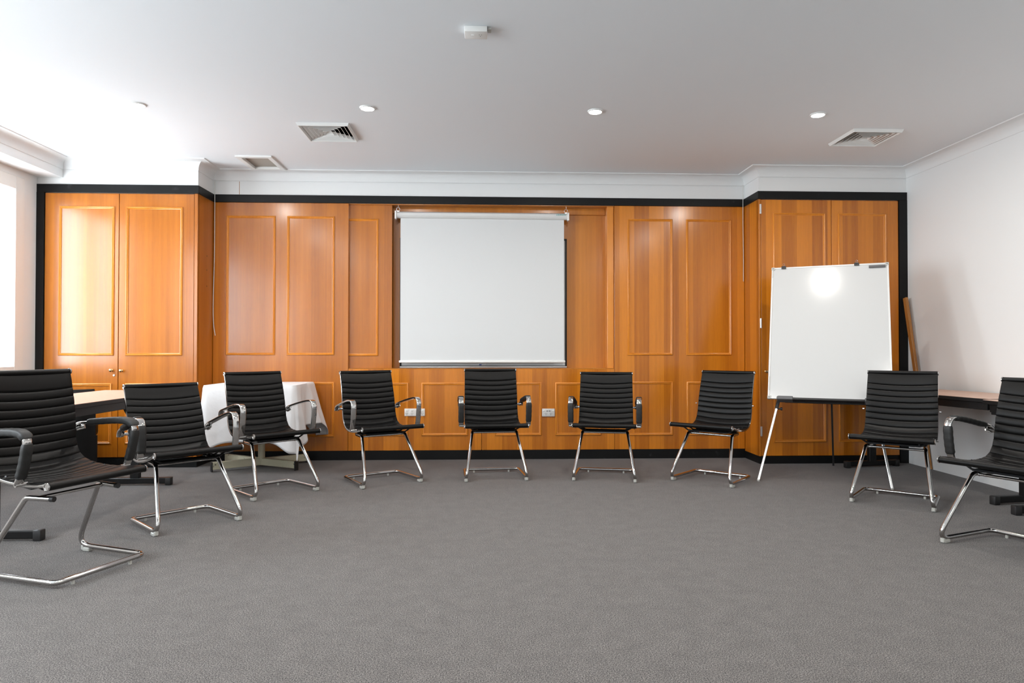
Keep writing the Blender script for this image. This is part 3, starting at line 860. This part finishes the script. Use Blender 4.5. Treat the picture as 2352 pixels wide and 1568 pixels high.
# ------------------------------------------------------------------ easel whiteboard
A = -.487; TL = .378
EB = Vector((2.711, 5.292, .655)); ex = Vector((cos(A), sin(A), 0)); en = Vector((-sin(A), cos(A), 0)); ez = cos(TL)*Vector((0, 0, 1))+sin(TL)*en
eb = ex.cross(ez)          # board normal, pointing away from the camera
if eb.dot(en) < 0: eb = -eb
FM = Matrix.Identity(4)
for i in range(3): FM[i][0], FM[i][1], FM[i][2], FM[i][3] = ex[i], eb[i], ez[i], EB[i]
r = thing('whiteboard_easel', 'large white board leaning on a chrome-legged easel at the right', 'whiteboard', (EB.x, EB.y, 0), world=True)
def eb_(b): return b.xf(FM)
eb_(MB().box(-.442, .442, .0, .014, .008, 1.192, .001)).build('board', m_board, r)
f = MB()
for a, b, c, d in ((-.45, -.436, 0, 1.2), (.436, .45, 0, 1.2), (-.436, .436, 0, .014), (-.436, .436, 1.186, 1.2)): f.box(a, b, -.004, .018, c, d, .002)
eb_(f).build('frame', m_frame, r)
for sx in (-1, 1):
    for z in (0, 1.2):
        c = (sx*.438, z+(.012 if z == 0 else -.012))
        b = MB().box(c[0]-.014, c[0]+.014, -.007, .019, c[1]-.014, c[1]+.014, .003); b.cyl((c[0], -.0075, c[1]), (c[0], -.0085, c[1]), .004, 10, k=1)
        eb_(b).build('corner_cap', [m_corner, m_slot], r)
eb_(MB().box(-.442, -.4365, -.0046, -.004, .07, .19).box(-.4425, -.4375, -.0046, -.004, 1.10, 1.17)).build('sticker', m_corner, r)
t = MB().box(-.375, .375, -.075, -.006, -.026, -.020, .002).box(-.375, .375, -.078, -.072, -.026, -.010, .001).box(-.375, .375, -.008, -.004, -.03, -.002)
eb_(t).build('pen_tray', m_plastic, r)
for a in (-.375, .255):
    eb_(MB().box(a, a+.12, -.080, -.0045, -.028, -.002, .004).box(a+.003, a+.117, -.030, -.0045, -.003, .018, .003)).build('tray_holder', m_grey, r)
# legs: (foot, top on the board back)
fl, fr_ = Vector((2.199, 5.416, 0)), Vector((3.073, 5.041, 0))
apex = FM @ Vector((0, .05, .98))
def leg(foot, topp, name='leg'):
    d = (topp-foot).normalized(); L = (topp-foot).length
    low = foot+d*(L*.352)
    b = MB().sweep([foot, low+d*.05], rr(.019, .012, .003, 2), up=tuple(ex))
    l = b.build(name, m_alu, r)
    MB().sweep([low, topp], rr(.025, .018, .004, 2), up=tuple(ex)).build('upper_tube', m_plastic, l)
    MB().cyl(low, low+ex*.03, .006, 12).cyl(low+ex*.03, low+ex*.045, .013, 14).build('clamp_knob', m_plastic, l, 40)
    MB().cyl(foot, foot+Vector((0, 0, .012)), .011, 12).build('foot_tip', m_corner, l)
tl_ = FM @ Vector((-.26, .045, 1.0)); tr_ = FM @ Vector((.26, .045, 1.0))
leg(fl, FM @ Vector((-.16, .04, 1.05))); leg(fr_, FM @ Vector((.16, .04, 1.05)))
b = MB().sweep([(3.17, 6.10, 0), FM @ Vector((0, .08, 1.05))], rr(.016, .014, .003, 2), up=tuple(ex)); b.build('rear_leg', m_plastic, r)
eb_(MB().box(-.30, .30, .018, .038, 1.02, 1.06, .003).box(-.32, .32, .018, .04, -.02, .03, .003).box(-.03, .03, .02, .09, .99, 1.08, .004)).build('cross_brace', m_plastic, r)

def easel_obj(b, name, mats, label, cat, group=None):
    o = eb_(b).build(name, mats, None, 40); return tag(o, label, cat, group)
for x, lb in ((-.352, 'black binder clip on the top left of the easel board'), (.215, 'black binder clip on the top edge of the easel board, near the grey strip')):
    o = thing('binder_clip', lb, 'binder clip', tuple(FM @ Vector((x, 0, 1.2))), world=True, group='binder clips on the easel board')
    b = MB().add([(x-.018, -.007, 1.182), (x+.018, -.007, 1.182), (x+.018, -.014, 1.206), (x-.018, -.014, 1.206), (x-.018, .021, 1.182), (x+.018, .021, 1.182), (x+.018, .027, 1.206), (x-.018, .027, 1.206)],
                 [(0, 1, 2, 3), (5, 4, 7, 6), (3, 2, 6, 7), (0, 3, 7, 4), (1, 5, 6, 2)])
    eb_(b).build('clip_body', m_plastic, o)
    for y in (-.010, .024):
        eb_(MB().tube([(x-.008, y, 1.184), (x-.004, y, 1.212), (x-.009, y, 1.226), (x, y, 1.234), (x+.009, y, 1.226), (x+.004, y, 1.212), (x+.008, y, 1.184)], .0011, 6)).build('wire_handle', m_chrome, o)
easel_obj(MB().box(.305, .425, -.013, -.0042, 1.155, 1.176, .001), 'magnetic_strip', m_grey, 'dark grey magnetic strip stuck at the top right of the easel board', 'magnet')
def marker(x, m, lb):
    o = thing('marker_pen', lb, 'pen', tuple(FM @ Vector((x, -.045, -.012))), world=True, group='pens in the easel tray')
    eb_(MB().cyl((x-.06, -.040, -.011), (x+.03, -.040, -.011), .0085, 14)).build('barrel', m_frame, o, 40)
    eb_(MB().cyl((x+.03, -.040, -.011), (x+.065, -.040, -.011), .0092, 14)).build('cap', m, o, 40)
marker(-.14, m_red, 'marker pen with a red cap in the easel tray')
marker(.05, m_plastic, 'marker pen with a dark cap in the middle of the easel tray')
marker(.18, m_plastic, 'marker pen with a dark cap beside the right tray holder')

# ------------------------------------------------------------------ leaning timber
a, b = Vector((3.925, 5.885, 0.0)), Vector((3.900, 6.178, 1.535))
tag(MB().sweep([a+Vector((0, 0, .0)), b], rr(.024, .045, .003, 2), up=(1, 0, 0)).build('timber_batten', m_timber, None), 'orange timber batten leaning in the corner behind the right folding table', 'timber')

# parts kept their builders' offset note only while building
for o in S.objects:
    if '_w' in o: del o['_w']
